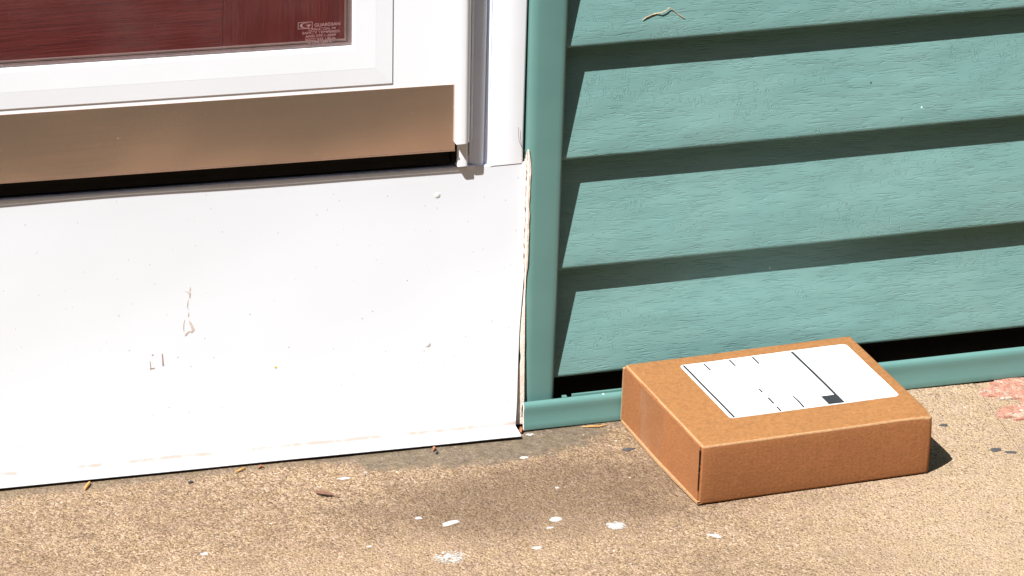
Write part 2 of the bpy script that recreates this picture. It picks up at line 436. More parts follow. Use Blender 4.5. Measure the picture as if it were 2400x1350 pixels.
# ------------------------------------------------------------------ house body behind everything
bm = bmesh.new()
add_box(bm, -34, 1200, 21, 120, -100, 1400)        # sheathing behind the siding
add_box(bm, -1000, -34, 90, 130, -100, 1400)        # dark hall side behind the red door
add_box(bm, -1000, -34.5, 12, 89, -100, 236)        # behind the white panel
tag(link('house_wall', bm, MDK), 'dark sheathing of the house wall behind siding and doorway', 'wall', kind='structure')

bm = bmesh.new()
add_box(bm, -4500, -1010, -4, 120, -100, 2600); add_box(bm, -1010, 1210, -4, 120, 1402, 2600); add_box(bm, 1210, 4000, -4, 120, -100, 2600)
tag(link('upper_wall', bm, MVS), 'rest of the teal house wall around and above the doorway', 'wall', kind='structure')
bm = bmesh.new(); add_box(bm, -4500, 4000, -330, 120, 2604, 2780)
tag(link('sky_block_eave', bm, MWD), 'unseen white boxed eave added above the wall to block sky', 'roof', kind='structure')  # out of view, added to keep overhead sky off the wall
bm = bmesh.new()
def sky_block_hedge(x0, y0, x1, y1, h, n=70):
    V = []
    d = Vector((x1-x0, y1-y0, 0)); nn = Vector((-d.y, d.x, 0)).normalized()
    for i in range(n+1):
        p = Vector((x0, y0, 0))+d*(i/n); row = []
        for j in range(30):
            z = -60+(h+60)*j/29; off = 260*noise.noise(Vector((p.x*.0011, p.y*.0011, z*.0014)))+120*noise.noise(Vector((p.x*.005, p.y*.005, z*.006)))
            q = p+nn*off; row.append(bm.verts.new((q.x, q.y, z+(180*noise.noise(Vector((p.x*.002, p.y*.002, 7))) if j > 26 else 0))))
        V.append(row)
    for i in range(n):
        for j in range(29): bm.faces.new((V[i][j], V[i+1][j], V[i+1][j+1], V[i][j+1]))
sky_block_hedge(-7500, -5400, 9000, -5400, 5000); sky_block_hedge(-7500, -5400, -7500, 600, 5000, 40); sky_block_hedge(6500, -5400, 6500, 600, 4200, 40)
hd = link('sky_block_hedge', bm, MGR, smooth=True); tag(hd, 'tall dark brownish foliage screen added out of view behind the viewer to block sky', 'sky_block_hedge', kind='stuff')  # foliage screen added behind the camera to cut low sky light

# ------------------------------------------------------------------ siding
sid = empty('vinyl_siding', (0, 0, 40), 'teal embossed horizontal lap siding, dusty and grooved, right of the corner trim', 'siding')
PITCH = 101.2
def course(z0, top=False):
    b = bmesh.new()
    D = 18.0
    prof = [(10, z0+.8), (2.6, z0-.3), (1.0, z0+.2), (.15, z0+1.6), (0, z0+3.4)]
    for i in range(1, 9): prof.append((D*.98*i/8 + .0, z0+3.4+(PITCH+4)*i/8))
    prof += [(D+1.5, z0+PITCH+7.4), (D+1.5, z0+2)]
    zt = z0
    def bend(x, y, z):
        wv = noise.noise(Vector((x*.004, z0*.07, 1.5)))*.55 + noise.noise(Vector((x*.011, z0*.07, 9)))*.18
        return Vector((x, y + wv*(1 if y < 12 else .2), z + x*.0035 + noise.noise(Vector((x*.005, z0, 5)))*.25))
    sweep_x(b, prof, frange(-3, 1200, 160), bend)
    o = link('siding_course', b, MV, sid, smooth=True)
    return o
for k in range(13): course(39.6 + PITCH*k)

# starter strip, coloured near-black to paint the shade in the slot
b = bmesh.new(); add_box(b, .5, 1200, 17, 20.6, -20, 44); link('slot_shade_strip', b, MDK, sid)

# ------------------------------------------------------------------ teal vertical trim
def trimf(x, y, z):
    t = max(0, min(1, z/390))
    if x < -15: x += lin(4.6, 0, t**.8) - .8
    return Vector((x, y, z))
prof = [(-32.6, 8), (-33.0, .5), (-32.2, -1.8), (-30.4, -3.2), (-28.3, -4.1), (-26.4, -4.6), (-24, -4.8), (-6, -4.8),
        (-3.4, -4.6), (-1.8, -4.0), (-.7, -2.9), (-.2, -1.4), (0, 0), (0, 20.5), (-32, 20.5)]
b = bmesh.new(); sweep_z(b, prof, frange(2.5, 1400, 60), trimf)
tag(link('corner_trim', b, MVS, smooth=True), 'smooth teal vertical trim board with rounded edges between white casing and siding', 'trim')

# ------------------------------------------------------------------ teal base flashing
def flf(x, y, z):
    w_ = noise.noise(Vector((x*.006, 0, 3)))*.5
    k = (z/28) if z < 28 else 1
    return Vector((x - (2.0*k if x < -20 else 0)*0, y+w_*k, z + x*.006*k))
prof = [(-10.0, 1.2), (-12.4, .6), (-12.8, 1.6), (-12.0, 6), (-11.2, 12), (-11.0, 17), (-11.4, 20.5), (-11.0, 23), (-9.6, 24.8), (-7.8, 25.6), (-6.4, 25.2),
        (-5.4, 23.6), (-4.6, 18), (-4.0, 10), (-4.6, 10), (-5.3, 16), (-6.3, 22.9), (-8.4, 23.6), (-9.8, 22.4), (-10, 20.4), (-9.8, 17), (-10, 12), (-10.8, 6)]
prof = [(y-4.2, z) for y, z in prof]
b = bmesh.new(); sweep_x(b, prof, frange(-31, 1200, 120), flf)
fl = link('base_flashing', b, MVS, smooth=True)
tag(fl, 'teal rolled metal flashing along the foot of the siding, meeting the concrete', 'flashing')
b = bmesh.new()          # pale raw cut edge at its left end
for i in range(10):
    pass
sweep_x(b, prof[1:10]+[prof[i] for i in range(15, 23)], [-31.7, -31.05], flf); link('cut_edge', b, MCK, fl)
b = bmesh.new(); add_box(b, 14, 60, -9.4, -7.2, 23.5, 27.0, bev=.3, warp=lambda c: Vector((c.x, c.y-.8, c.z+c.x*.006))); add_box(b, 5, 9, -11.8, -8, 23, 26.6, bev=.3)
link('folded_tab', b, MVS, fl)

# ------------------------------------------------------------------ white panel under the door
pan = empty('threshold_panel', (-260, 0, 0), 'large white metal panel below the storm door with a lip resting above the concrete', 'panel')
right = [(250, -32.6), (243, -31.5), (236, -30.6), (205, -30.2), (168, -29.6), (130, -31.6), (93, -34.2), (68, -35.0), (30, -35.8), (6, -37)]
def redge(z):
    if z >= 250: return -32.6
    for (z1, x1), (z0, x0) in zip(right, right[1:]):
        if z >= z0: return lin(x0, x1, (z-z0)/(z1-z0))
    return right[-1][1]
def panf(u, z):
    """u 0..1 from far left to right edge"""
    xr = redge(z)
    x = lin(-1000, xr, u)
    k = max(0, 1-z/250)
    y = -(4+ (x+488)/450*8)*k*k if z > 0 else 0
    y += noise.noise(Vector((x*.006, z*.01, 0)))*.8*min(1, z/40)
    s = lin(-.008, -.019, min(z/240, 1))*max(0, min(1, (z-2)/20))
    return Vector((x, y, z + s*(x+95)))
b = bmesh.new()
us = frange(0, .45, 6)[:-1]+frange(.45, 1, 50)
zs = [3.6]+[4.2, 5, 7]+frange(10, 243.2, 30)+[244.2]
V = [[b.verts.new(panf(u, z)) for z in zs] for u in us]
for i in range(len(us)-1):
    for j in range(len(zs)-1): b.faces.new((V[i][j], V[i+1][j], V[i+1][j+1], V[i][j+1]))
# top folds back
T = []
for i, u in enumerate(us):
    c = V[i][-1].co; T.append([V[i][-1], b.verts.new((c.x, c.y+.5, c.z+.7)), b.verts.new((c.x, c.y+60, c.z+3.2))])
for i in range(len(us)-1):
    for j in range(2): b.faces.new((T[i][j], T[i+1][j], T[i+1][j+1], T[i][j+1]))
# bottom lip sticking out over the concrete
Lp = []
for i, u in enumerate(us):
    c = V[i][0].co; out = lin(17.5, 19, u) + noise.noise(Vector((c.x*.01, 0, 0)))*.6
    Lp.append([V[i][0], b.verts.new((c.x, c.y-1.0, 3.4)), b.verts.new((c.x+ (0 if i < len(us)-1 else -1), c.y-out, 3.1)),
               b.verts.new((c.x+(0 if i < len(us)-1 else -1), c.y-out, 2.3)), b.verts.new((c.x, c.y+2, 2.5))])
for i in range(len(us)-1):
    for j in range(4): b.faces.new((Lp[i][j], Lp[i+1][j], Lp[i+1][j+1], Lp[i][j+1]))
# right return
Rr = [b.verts.new((v.co.x, v.co.y+1.1, v.co.z)) for v in V[-1]]
for j in range(len(zs)-1): b.faces.new((V[-1][j], Rr[j], Rr[j+1], V[-1][j+1]))
po = link('panel_sheet', b, MWP, pan, smooth=True)
def on_panel(x, z, off=.25):
    u = (x+1000)/(redge(z)+1000); p = panf(u, z)
    s = lin(-.008, -.019, min(z/240, 1))
    p = panf(u, z - s*(x+95)); p.y -= off; return p
for x, z in ((-109.6, 220.8), (-116, 85.7)):
    b = bmesh.new(); bmesh.ops.create_uvsphere(b, u_segments=20, v_segments=10, radius=1)
    c = on_panel(x, z, 0)
    for v in b.verts: v.co = Vector((c.x+v.co.x*2.7, c.y+.15+v.co.y*.75, c.z+v.co.z*2.7))
    sc = link('screw', b, MSCW, pan, smooth=True)
# dried drip
def patch(name, mat, parent, outline, off=.25, th=.2):
    b = bmesh.new(); poly_slab(b, [on_panel(x, z, off) for x, z in outline], Vector((0, th, 0))); return link(name, b, mat, parent)
dx0, dz0 = -325.4, 156.5
def drip(path, wid):
    L_, R_ = [], []
    for (x, z), w_ in zip(path, wid): L_.append((dx0+x-w_/2, dz0+z)); R_.append((dx0+x+w_/2, dz0+z))
    return L_+R_[::-1]
b = bmesh.new()
for path, wid in (([(1.3, 3), (1.7, 1), (1.2, -1.2)], [.3, .9, .3]), ([(-2.4, -.8), (-.2, -1.4), (1.2, -3), (1.2, -7)], [.5, 1.5, 2.1, .6]),
                  ([(-.2, -8.5), (-.6, -12), (-1.0, -15), (.2, -17.5)], [.3, .9, .5, .3]), ([(.2, -20), (.2, -22), (-.3, -24)], [.3, 1., .3]),
                  ([(-3.2, -26.5), (-4.0, -30), (-4.3, -34), (-3.8, -36.5)], [.3, .6, .8, .5]),
                  ([(.5, -27.5), (2.0, -30), (3.4, -34), (4.2, -36.0), (2.5, -38.5)], [.4, 1.7, 2.2, 2.6, 1.6]),
                  ([(3.0, -36.8), (.8, -37.0), (-1.5, -38.6), (-2.6, -40.8)], [.5, 2.0, 2.4, 1.2])):
    poly_slab(b, [on_panel(x, z) for x, z in drip(path, wid)], Vector((0, .2, 0)))
link('dried_drip_stain', b, MST, pan)
b = bmesh.new()
for pts in (((-358.6, 95.5), (-358.1, 95.5), (-357.6, 89.0), (-358.2, 89.0)), ((-358.6, 89.2), (-354.6, 89.6), (-354.6, 88.8), (-358.6, 88.4)),
            ((-348.3, 101.5), (-347.5, 101.5), (-346.6, 90.5), (-347.9, 90.5)), ((-357, 101.4), (-355.6, 101.8), (-355.4, 101.0), (-356.6, 100.6))):
    poly_slab(b, [on_panel(x, z) for x, z in pts], Vector((0, .2, 0)))
link('scuff_mark', b, MSC, pan)
b = bmesh.new(); poly_slab(b, [on_panel(-249.9+math.cos(a)*1.1, 79.1+math.sin(a)*.9) for a in frange(0, 5.5, 8)], Vector((0, .2, 0)))
link('yellow_fleck', b, MYL, pan)

# ------------------------------------------------------------------ caulk between panel and trim
ck = empty('caulk_strip', (-31, 0, 0), 'cracked cream caulk strip between the white panel and the teal trim', 'caulk')
b = bmesh.new()
zs_ = frange(3, 256, 110)
A, B_, CR = [], [], []
zs_ = frange(3, 256, 170)
for z in zs_:
    up = max(0, min(1, (z-130)/25))
    jag = noise.noise(Vector((0, z*.06, 2)))*.6 + noise.noise(Vector((0, z*.33, 8)))*.6
    lo = lin(redge(z)+1.3, -32.5, up) + jag*lin(.5, 1, up)
    if 58 < z < 72: lo += 1.6*math.sin((z-58)/14*math.pi)
    hi = lin(trimf(-32.2, 0, z).x + .5, -28.9 + noise.noise(Vector((4, z*.07, 2)))*1.1, up)
    if z > 246: k = (z-246)/10; lo = lin(lo, -31.6, k); hi = lin(hi, -31.0, k)
    hi = max(lo+.3, hi)
    yy = lin(-2.8, -4.6, up) - (1-z/256)**2*5 + noise.noise(Vector((4, z*.08, 5)))*.4
    A.append((b.verts.new((lo, yy+2.4*up+.5, z)), b.verts.new(((lo+hi)/2, yy, z)), b.verts.new((hi, yy+.1, z)), b.verts.new((hi, yy+9, z)), b.verts.new((lo, yy+9, z))))
    if z > 112:
        cw = max(0, noise.noise(Vector((3, z*.21, 1)))*1.3+.28)*up + .05
        CR.append((lo-.1-cw*.5, lo-.1+cw*.6, yy+1.2, z))
for p, q in zip(A, A[1:]):
    for i in range(5): b.faces.new((p[i], p[(i+1) % 5], q[(i+1) % 5], q[i]))
b.faces.new(A[0]); b.faces.new(A[-1][::-1])
link('caulk_bead', b, MCK, ck, smooth=True)
b = bmesh.new(); Q = [(b.verts.new((a0, y_, z_)), b.verts.new((a1, y_-.3, z_))) for a0, a1, y_, z_ in CR]
for p, q in zip(Q, Q[1:]): b.faces.new((p[0], p[1], q[1], q[0]))
link('crack_line', b, plain('dark_brown_crack', (.10,.05,.03), .9, .4, 300), ck)

# ------------------------------------------------------------------ door frame: casing, jamb, sill
df = empty('door_frame', (-60, 0, 245), 'white door casing and grey shaded jamb right of the storm door', 'door frame')
def ff(x, y, z):       # lean of the frame members
    return Vector((x + (260-z)*.006, y, z))
prof = [(-64.0, 12), (-64.2, .6), (-63.8, -.1), (-62.8, -.5), (-36.6, -.5), (-35.4, -.1), (-34.9, .6), (-34.9, 12)]
b = bmesh.new(); sweep_z(b, prof, frange(243.4, 1400, 20), lambda x, y, z: Vector((x+(260-z)*.004, y, z)))
link('casing', b, MWD, df, smooth=True)
prof = [(-84, 12), (-84, 4.5), (-82.5, 3.2), (-79, 1.6), (-74, 1.0), (-70.6, 1.6), (-69.0, 3.0), (-68.2, 4.6), (-67.6, 3.2), (-66.6, 2.6), (-64.6, 2.6), (-64.6, 12)]
b = bmesh.new(); sweep_z(b, prof, frange(243.2, 1400, 20), ff)
link('jamb', b, MWJ, df, smooth=True)
b = bmesh.new()
poly_slab(b, [Vector(p) for p in ((-84, -1.0, 243.0), (-79, -1.0, 241.4), (-77.4, -1.0, 243.2), (-77.4, -1.0, 245.2), (-84, -1.0, 245.2))], Vector((0, 4, 0)))
link('jamb_tab', b, MWH, df)
# hair stuck to the casing is modelled further down

# ------------------------------------------------------------------ storm door
sd = empty('storm_door', (-300, 0, 270), 'white storm door with glass pane and bronze kick plate', 'door')
def dbox(b, *a, **k): return add_box(b, *a, warp=settle, **k)
XL, XR = -1000, -98.9
GX, GZ = -186.0, 360.9          # lower right corner of the glass opening
BX, BZ = -154.8, 333.3-1.2          # outer corner of the glazing bead
b = bmesh.new()
dbox(b, XL, XR, -8, 22, 268, GZ-33.6, bev=.0)            # bottom rail
dbox(b, GX+33.6, XR, -8, 22, GZ-33.55, 1400)                # right stile
link('door_panel', b, MWD, sd)
# glazing bead: bevel ring with mitred corner
def ring(b, prof):
    """prof: list of (offset from the glass corner outward, y); an L shaped mitred moulding"""
    R0 = [[b.verts.new(settle(Vector((XL, y, GZ-o)))) for o, y in prof], [b.verts.new(settle(Vector((GX+o, y, GZ-o)))) for o, y in prof],
          [b.verts.new(settle(Vector((GX+o, y, 1400)))) for o, y in prof]]
    n = len(prof)
    for p, q in zip(R0, R0[1:]):
        for i in range(n): b.faces.new((p[i], p[(i+1) % n], q[(i+1) % n], q[i]))
    b.faces.new(R0[0]); b.faces.new(R0[-1][::-1])
b = bmesh.new()
ring(b, [(0, 12), (0, -9.1), (.6, -9.6), (18.0, -9.6), (18.4, -9.55), (32.6, -8.95), (33.3, -8.35), (33.5, 4), (33.5, 12)])
link('glazing_bead', b, MWD, sd)
b = bmesh.new(); ring(b, [(-6, .2), (-5.4, -.9), (-4.4, -.9), (-4.2, -.3), (-3.4, -.3), (-3.1, -1.1), (-.2, -1.1), (-.2, 3)])
link('pane_edge_reflection', b, plain('edge_reflection_brown', (.15,.075,.07), .6), sd)  # coloured strip painted in place of the bead's reflection at the pane edge
b = bmesh.new(); dbox(b, XL, GX-.15, -2, -1.5, GZ+.15, 1400)
glass = link('glass_pane', b, MGL, sd)
# etched marking in the pane corner
def text_mesh(b, s, cx, cz, h, wid, y=-2.25):
    cv = bpy.data.curves.new('t', 'FONT'); cv.body = s; cv.size = 10; cv.offset = .12
    o = bpy.data.objects.new('t', cv); COL.objects.link(o)
    bpy.context.view_layer.update()
    me = bpy.data.meshes.new_from_object(o.evaluated_get(bpy.context.evaluated_depsgraph_get()))
    xs_ = [v.co.x for v in me.vertices]; ys_ = [v.co.y for v in me.vertices]
    x0, x1, y0, y1 = min(xs_), max(xs_), 0, 7.0
    for v in me.vertices:
        p = Vector((cx+((v.co.x-x0)/(x1-x0)-.5)*wid, y, cz+((v.co.y)/(y1)-.5)*h))
        v.co = p + Vector((0, 0, -.019*(p.x+216)))
    b.from_mesh(me); bpy.data.objects.remove(o); bpy.data.meshes.remove(me)
b = bmesh.new()
for s, cx, cz, h, wd in (('GUARDIAN', -209.2, 383.6, 2.9, 22), ('CARLETON, MI', -213.6, 380.0, 2.1, 23), ('SAFETY TEMPERED', -214.5, 377.1, 2.1, 32),
                         ('ANSI Z97.1-2009', -214.8, 374.1, 2.1, 26), ('SGCC 933 1/8UA', -214.8, 371.1, 2.1, 26), ('16 CFR 1201 II', -215.5, 368.2, 2.0, 20),
                         ('\u2013 \u2013 \u2013 \u2013 \u2013 \u2013 \u2013 \u2013', -214.5, 366.5, 1.8, 31)):
    text_mesh(b, s, cx, cz, h, wd)
def zq(x, z): return Vector((x, -2.25, z-.019*(x+216)))
lx0, lx1, lz0, lz1 = -234.2, -221.8, 380.8, 386.8
for a_ in ((lx0, lx1, lz1-.5, lz1), (lx0, lx1, lz0, lz0+.5), (lx0, lx0+.5, lz0+.5, lz1-.5), (lx1-.5, lx1, lz0+.5, lz1-.5)):
    b.faces.new([b.verts.new(zq(*q)) for q in ((a_[0], a_[2]), (a_[1], a_[2]), (a_[1], a_[3]), (a_[0], a_[3]))])
def arc(cx, cz, rx, rz, a0, a1, w0, w1, n=16):
    o_, i_ = [], []
    for k in range(n+1):
        t = k/n; a = R(lin(a0, a1, t)); w_ = w0+(w1-w0)*math.sin(t*math.pi)
        o_.append(b.verts.new(zq(cx+rx*math.cos(a), cz+rz*math.sin(a)))); i_.append(b.verts.new(zq(cx+(rx-w_*1.9)*math.cos(a), cz+(rz-w_*.5)*math.sin(a))))
    for k in range(n): b.faces.new((o_[k], o_[k+1], i_[k+1], i_[k]))
arc(-227.6, 383.8, 5.0, 2.3, 50, 310, .25, 1.1)
b.faces.new([b.verts.new(zq(*q)) for q in ((-228.2, 384.1), (-223.2, 384.5), (-224.6, 382.4), (-226.2, 381.8), (-225.4, 383.3))])
link('etched_marking', b, MET, glass)
# bronze kick plate with its folded foot
b = bmesh.new()
dbox(b, XL, XR+.5, -9.6, -8.15, 264.7, 323.6, bev=.25)
dbox(b, XL, XR+.5, -10.3, -9.7, 263.9, 265.1, bev=.15)
kp = link('kick_plate', b, MBZ, sd)
b = bmesh.new()
dbox(b, XL, XR, 2, 16, 248.0, 267.5)
dbox(b, XL, XR+1, 16.5, 40, 241, 268)
link('sweep_gap_shade', b, MBK, sd)  # sweep and filler coloured black to paint the shade under the door
# hinge rail at the right edge of the door
def hf(x, y, z): return Vector((x + (260-z)*.016, y, z))
def halfround(x0, x1, yf, yb, n=10, flat=.45):
    p = [(x0, yb)]
    xf = lin(x0, x1, flat)
    p += [(x0, yf+.8), (x0+.5, yf+.15), (x0+1.4, yf)]
    for k in range(n+1):
        a = k/n*math.pi/2; p.append((xf+(x1-xf)*math.sin(a), yb-(yb-yf)*math.cos(a)*1.0 if k < n else yb))
    return p
b = bmesh.new(); sweep_z(b, halfround(-98.4, -83.6, -14.5, 0), frange(271.4, 1400, 12), hf)
link('hinge_cover', b, MWH, sd, smooth=True)
b = bmesh.new()
sweep_z(b, [(-83.4, 2), (-83.4, -3.6), (-82.9, -4.4), (-82.2, -4.0), (-82.0, 2)], frange(256.2, 1400, 12), hf)
sweep_z(b, [(-81.8, 3), (-81.8, -1.6), (-81.2, -2.2), (-80.6, -1.6), (-80.4, 3)], frange(271, 1400, 12), hf)
link('hinge_flange', b, MWH, sd)
b = bmesh.new(); sweep_z(b, halfround(-94.4, -84.2, -6.2, 2, 8, .7), frange(247.6, 270.5, 4), hf)
sweep_z(b, halfround(-84.1, -82.0, -4.8, 2, 8, .4), frange(255, 270.5, 4), hf)
link('hinge_clip', b, MWH, sd, smooth=True)
b = bmesh.new(); dbox(b, -98.2, -94.8, -3, 14, 250.5, 268); link('hinge_gap_shade', b, MBK, sd)  # black block added as the shade in the gap beside the hinge

# ------------------------------------------------------------------ red entry door seen through the pane
ed = empty('entry_door', (-500, 55, 250), 'dark red wood grained entry door behind the storm glass', 'door')
b = bmesh.new(); add_box(b, -1000, -285.3, 46, 86, 250, 1400); link('rail', b, MRH, ed)
b = bmesh.new(); add_box(b, -284.7, -104, 46, 86, 250, 1400, bev=.4); link('stile', b, MRV, ed)

# ------------------------------------------------------------------ cardboard parcel
TH = .053; O = Vector((57.3, -19.6, .35)); W, D, H = 213.2, 172.5, 54.4
EX = Vector((math.cos(TH), math.sin(TH), 0)); EY = Vector((math.sin(TH), -math.cos(TH), 0)); EZ = Vector((0, 0, 1))
def bxp(u, v, z):
    """u along the long side, v towards the camera"""
    if v < 20 and u > 100: v += (10*(u-100)/113*(1-z/H))*(1 if v < 10 else .5)      # back squashed in over the flashing
    return O + EX*u + EY*v + EZ*z
par = empty('parcel', (57.3+106, -100, 0), 'brown cardboard parcel with a white shipping label lying on the concrete by the siding', 'parcel')
b = bmesh.new()
r = bmesh.ops.create_cube(b, size=1)
for v in b.verts: v.co = Vector((W/2+v.co.x*W, D/2+v.co.y*D, H/2+v.co.z*H))
def is_e(e, f): return all(f(v.co) for v in e.verts)
bmesh.ops.bevel(b, geom=[e for e in b.edges if is_e(e, lambda c: c.x > W-1 and c.y > D-1)], offset=4.2, segments=4, affect='EDGES', profile=.55)
bmesh.ops.bevel(b, geom=[e for e in b.edges if is_e(e, lambda c: c.z > H-.1) or is_e(e, lambda c: c.z < .1)], offset=1.9, segments=3, affect='EDGES', profile=.6)
bmesh.ops.bevel(b, geom=[e for e in b.edges if abs((e.verts[0].co-e.verts[1].co).normalized().z) > .9 and e.verts[0].co.x < 3], offset=1.2, segments=2, affect='EDGES', profile=.6)
for _ in range(0):
    pass
# cut into strips so it can bulge
for k in range(1, 18): bmesh.ops.bisect_plane(b, geom=b.verts[:]+b.edges[:]+b.faces[:], plane_co=(W*k/18, 0, 0), plane_no=(1, 0, 0))
for k in range(1, 14): bmesh.ops.bisect_plane(b, geom=b.verts[:]+b.edges[:]+b.faces[:], plane_co=(0, D*k/14, 0), plane_no=(0, 1, 0))
for k in range(1, 6): bmesh.ops.bisect_plane(b, geom=b.verts[:]+b.edges[:]+b.faces[:], plane_co=(0, 0, H*k/6), plane_no=(0, 0, 1))
def wob(c):
    u, v, z = c
    nz = Vector((noise.noise(Vector((u*.02, v*.02, z*.02))), noise.noise(Vector((u*.02, v*.02, z*.02+9))), noise.noise(Vector((u*.02+5, v*.02, z*.02)))))
    bulge = math.sin(math.pi*max(0, min(1, u/W)))*math.sin(math.pi*max(0, min(1, v/D)))
    z2 = z + (bulge*.5 if z > H-3 else 0) + nz.z*.5*(z/H)
    v2 = v + nz.y*.6 + (math.sin(math.pi*z/H)*.7 if v > D-2 else 0) - (1.2*(1-z/H)**2 if v > D-6 else 0)
    u2 = u + nz.x*.6 + (1.0 if u < 2 else 0)
    # crumpled front right upper corner
    k = max(0, 1-((u-W)**2+(v-D)**2+(z-H)**2)**.5/14)
    z2 -= k*2.4; u2 -= k*.8
    return u2, v2, z2
for v in b.verts: v.co = bxp(*wob(v.co))
b.normal_update()
for f in b.faces:
    n_ = f.normal; cz = f.calc_center_median()
    nz_ = abs(n_.z); f.material_index = 0 if nz_ > .5 else 1
    if (cz.z > H-2.2 and .12 < nz_ < .985): f.material_index = 2
body = link('carton_body', b, MCT, par, smooth=True, mats=[MCT, MCF, MCE])
# glued end flap on the left, sunk a little inside the rim
b = bmesh.new()
xs_ = frange(2.6, D-3.4, 26)
fr, bk = [], []
def flp(v, z, off): 
    bow = -1.0*math.sin(math.pi*v/D)*(1-z/H)
    return bxp(-.5+off+bow+noise.noise(Vector((v*.03, z*.05, 2)))*.5, v, z)
zz_ = frange(3.2, H-1.6, 8)
F = [[b.verts.new(flp(v, z, 0)) for z in zz_] for v in xs_]; G = [[b.verts.new(flp(v, z, 1.6)) for z in zz_] for v in xs_]
n1, n2 = len(xs_), len(zz_)
for i in range(n1-1):
    for j in range(n2-1):
        b.faces.new((F[i][j], F[i][j+1], F[i+1][j+1], F[i+1][j])); b.faces.new((G[i][j], G[i+1][j], G[i+1][j+1], G[i][j+1]))
for i in range(n1-1):
    for j in (0, n2-1): b.faces.new((F[i][j], F[i+1][j], G[i+1][j], G[i][j]))
for j in range(n2-1):
    for i in (0, n1-1): b.faces.new((F[i][j], F[i][j+1], G[i][j+1], G[i][j]))
link('end_flap', b, MCF, par, smooth=True)
# torn slit at the front left upright edge
b = bmesh.new()
for z0_, z1_ in ((36, 50), (29.5, 35.2), (12, 28.6)):
    wd = .75 if z0_ > 28 else .35
    poly_slab(b, [bxp(-.9, D-3.3, z0_), bxp(-.9, D-3.3+wd, z0_+1), bxp(-.9, D-3.1+wd, z1_), bxp(-.9, D-3.3, z1_)], EX*.8)
link('corner_slit', b, MBK, par)
# bottom ledge and side rim (raw board edges)
b = bmesh.new()
P_ = [(v, -.2-3.4*(.35+.65*math.sin(math.pi*min(1, v/D*1.0)))+noise.noise(Vector((v*.06, 1, 1)))*.5) for v in frange(1, D-1, 40)]
rows = [[b.verts.new(bxp(o_, v, h)) for v, o_ in P_] for h in (1.0, 3.0)]
inn = [[b.verts.new(bxp(3, v, h)) for v, o_ in P_] for h in (1.0, 3.0)]
for i in range(len(P_)-1):
    b.faces.new((rows[0][i], rows[0][i+1], rows[1][i+1], rows[1][i])); b.faces.new((rows[1][i], rows[1][i+1], inn[1][i+1], inn[1][i]))
    b.faces.new((rows[0][i], inn[0][i], inn[0][i+1], rows[0][i+1]))
link('bottom_flap', b, MCE, par, smooth=True)
b = bmesh.new()
poly_slab(b, [bxp(-1.6, -.2, 3), bxp(-1.9, 2.2, 3), bxp(-1.6, 2.4, H-2.6), bxp(-1.2, -.2, H-2.0)], EX*2.5)
link('side_rim', b, MCE, par)
# clear tape down the end flap
b = bmesh.new(); T0 = []
for v in frange(40, 92, 12):
    T0.append([b.verts.new(flp(v, z, -.35)) for z in frange(3.5, H-2.0, 8)])
for p, q in zip(T0, T0[1:]):
    for j in range(7): b.faces.new((p[j], p[j+1], q[j+1], q[j]))
link('clear_tape', b, MTP, par, smooth=True)
# label
def top(u, v, h): 
    a, c, z = wob((u, v, H)); return bxp(u, v, z+h)
def top_poly(b, uv, h0, h1):
    a = [b.verts.new(top(u, v, h1)) for u, v in uv]; c = [b.verts.new(top(u, v, h0)) for u, v in uv]
    b.faces.new(a); n = len(a)
    for i in range(n): b.faces.new((a[i], a[(i+1) % n], c[(i+1) % n], c[i]))
def rrect(u0, u1, v0, v1, r, n=5, m_=14):
    out = []
    for cx, cy, a0 in ((u1-r, v1-r, 0), (u0+r, v1-r, 90), (u0+r, v0+r, 180), (u1-r, v0+r, 270)):
        for k in range(n+1): out.append((cx+r*math.cos(R(a0+90*k/n)), cy+r*math.sin(R(a0+90*k/n))))
    return out
b = bmesh.new()
us_ = [44.4, 45.2, 47.5]+frange(52, 194, 26)+[198.5, 200.8, 201.6]; vs_ = [16.2, 17, 19.3]+frange(24, 120, 20)+[125.4, 127.7, 128.5]
def inset(u, v, r=4):
    cu, cv = (44.4+201.6)/2, (16.2+128.5)/2; hu, hv = 78.6-r, 56.15-r
    du, dv = u-cu, v-cv; ou, ov = abs(du)-hu, abs(dv)-hv
    if ou > 0 and ov > 0:
        k = r/max(r, math.hypot(ou, ov)); du = math.copysign(hu+ou*k, du); dv = math.copysign(hv+ov*k, dv)
    return cu+du, cv+dv
wr = lambda u, v: noise.noise(Vector((u*.05, v*.05, 3)))*.12 + .12
Vg = [[b.verts.new(top(*inset(u, v), .32+wr(u, v))) for v in vs_] for u in us_]
for i in range(len(us_)-1):
    for j in range(len(vs_)-1): b.faces.new((Vg[i][j], Vg[i+1][j], Vg[i+1][j+1], Vg[i][j+1]))
Bg = {}
edge = [Vg[i][0] for i in range(len(us_))]+[Vg[-1][j] for j in range(1, len(vs_))]+[Vg[i][-1] for i in range(len(us_)-2, -1, -1)]+[Vg[0][j] for j in range(len(vs_)-2, 0, -1)]
lo = [b.verts.new(v.co-Vector((0, 0, 1.0))) for v in edge]
for i in range(len(edge)): b.faces.new((edge[i], edge[(i+1) % len(edge)], lo[(i+1) % len(edge)], lo[i]))
lab = link('shipping_label', b, MLB, par, smooth=True)
lab['label'] = 'white rounded paper label with black ruled lines and one black square'
b = bmesh.new()
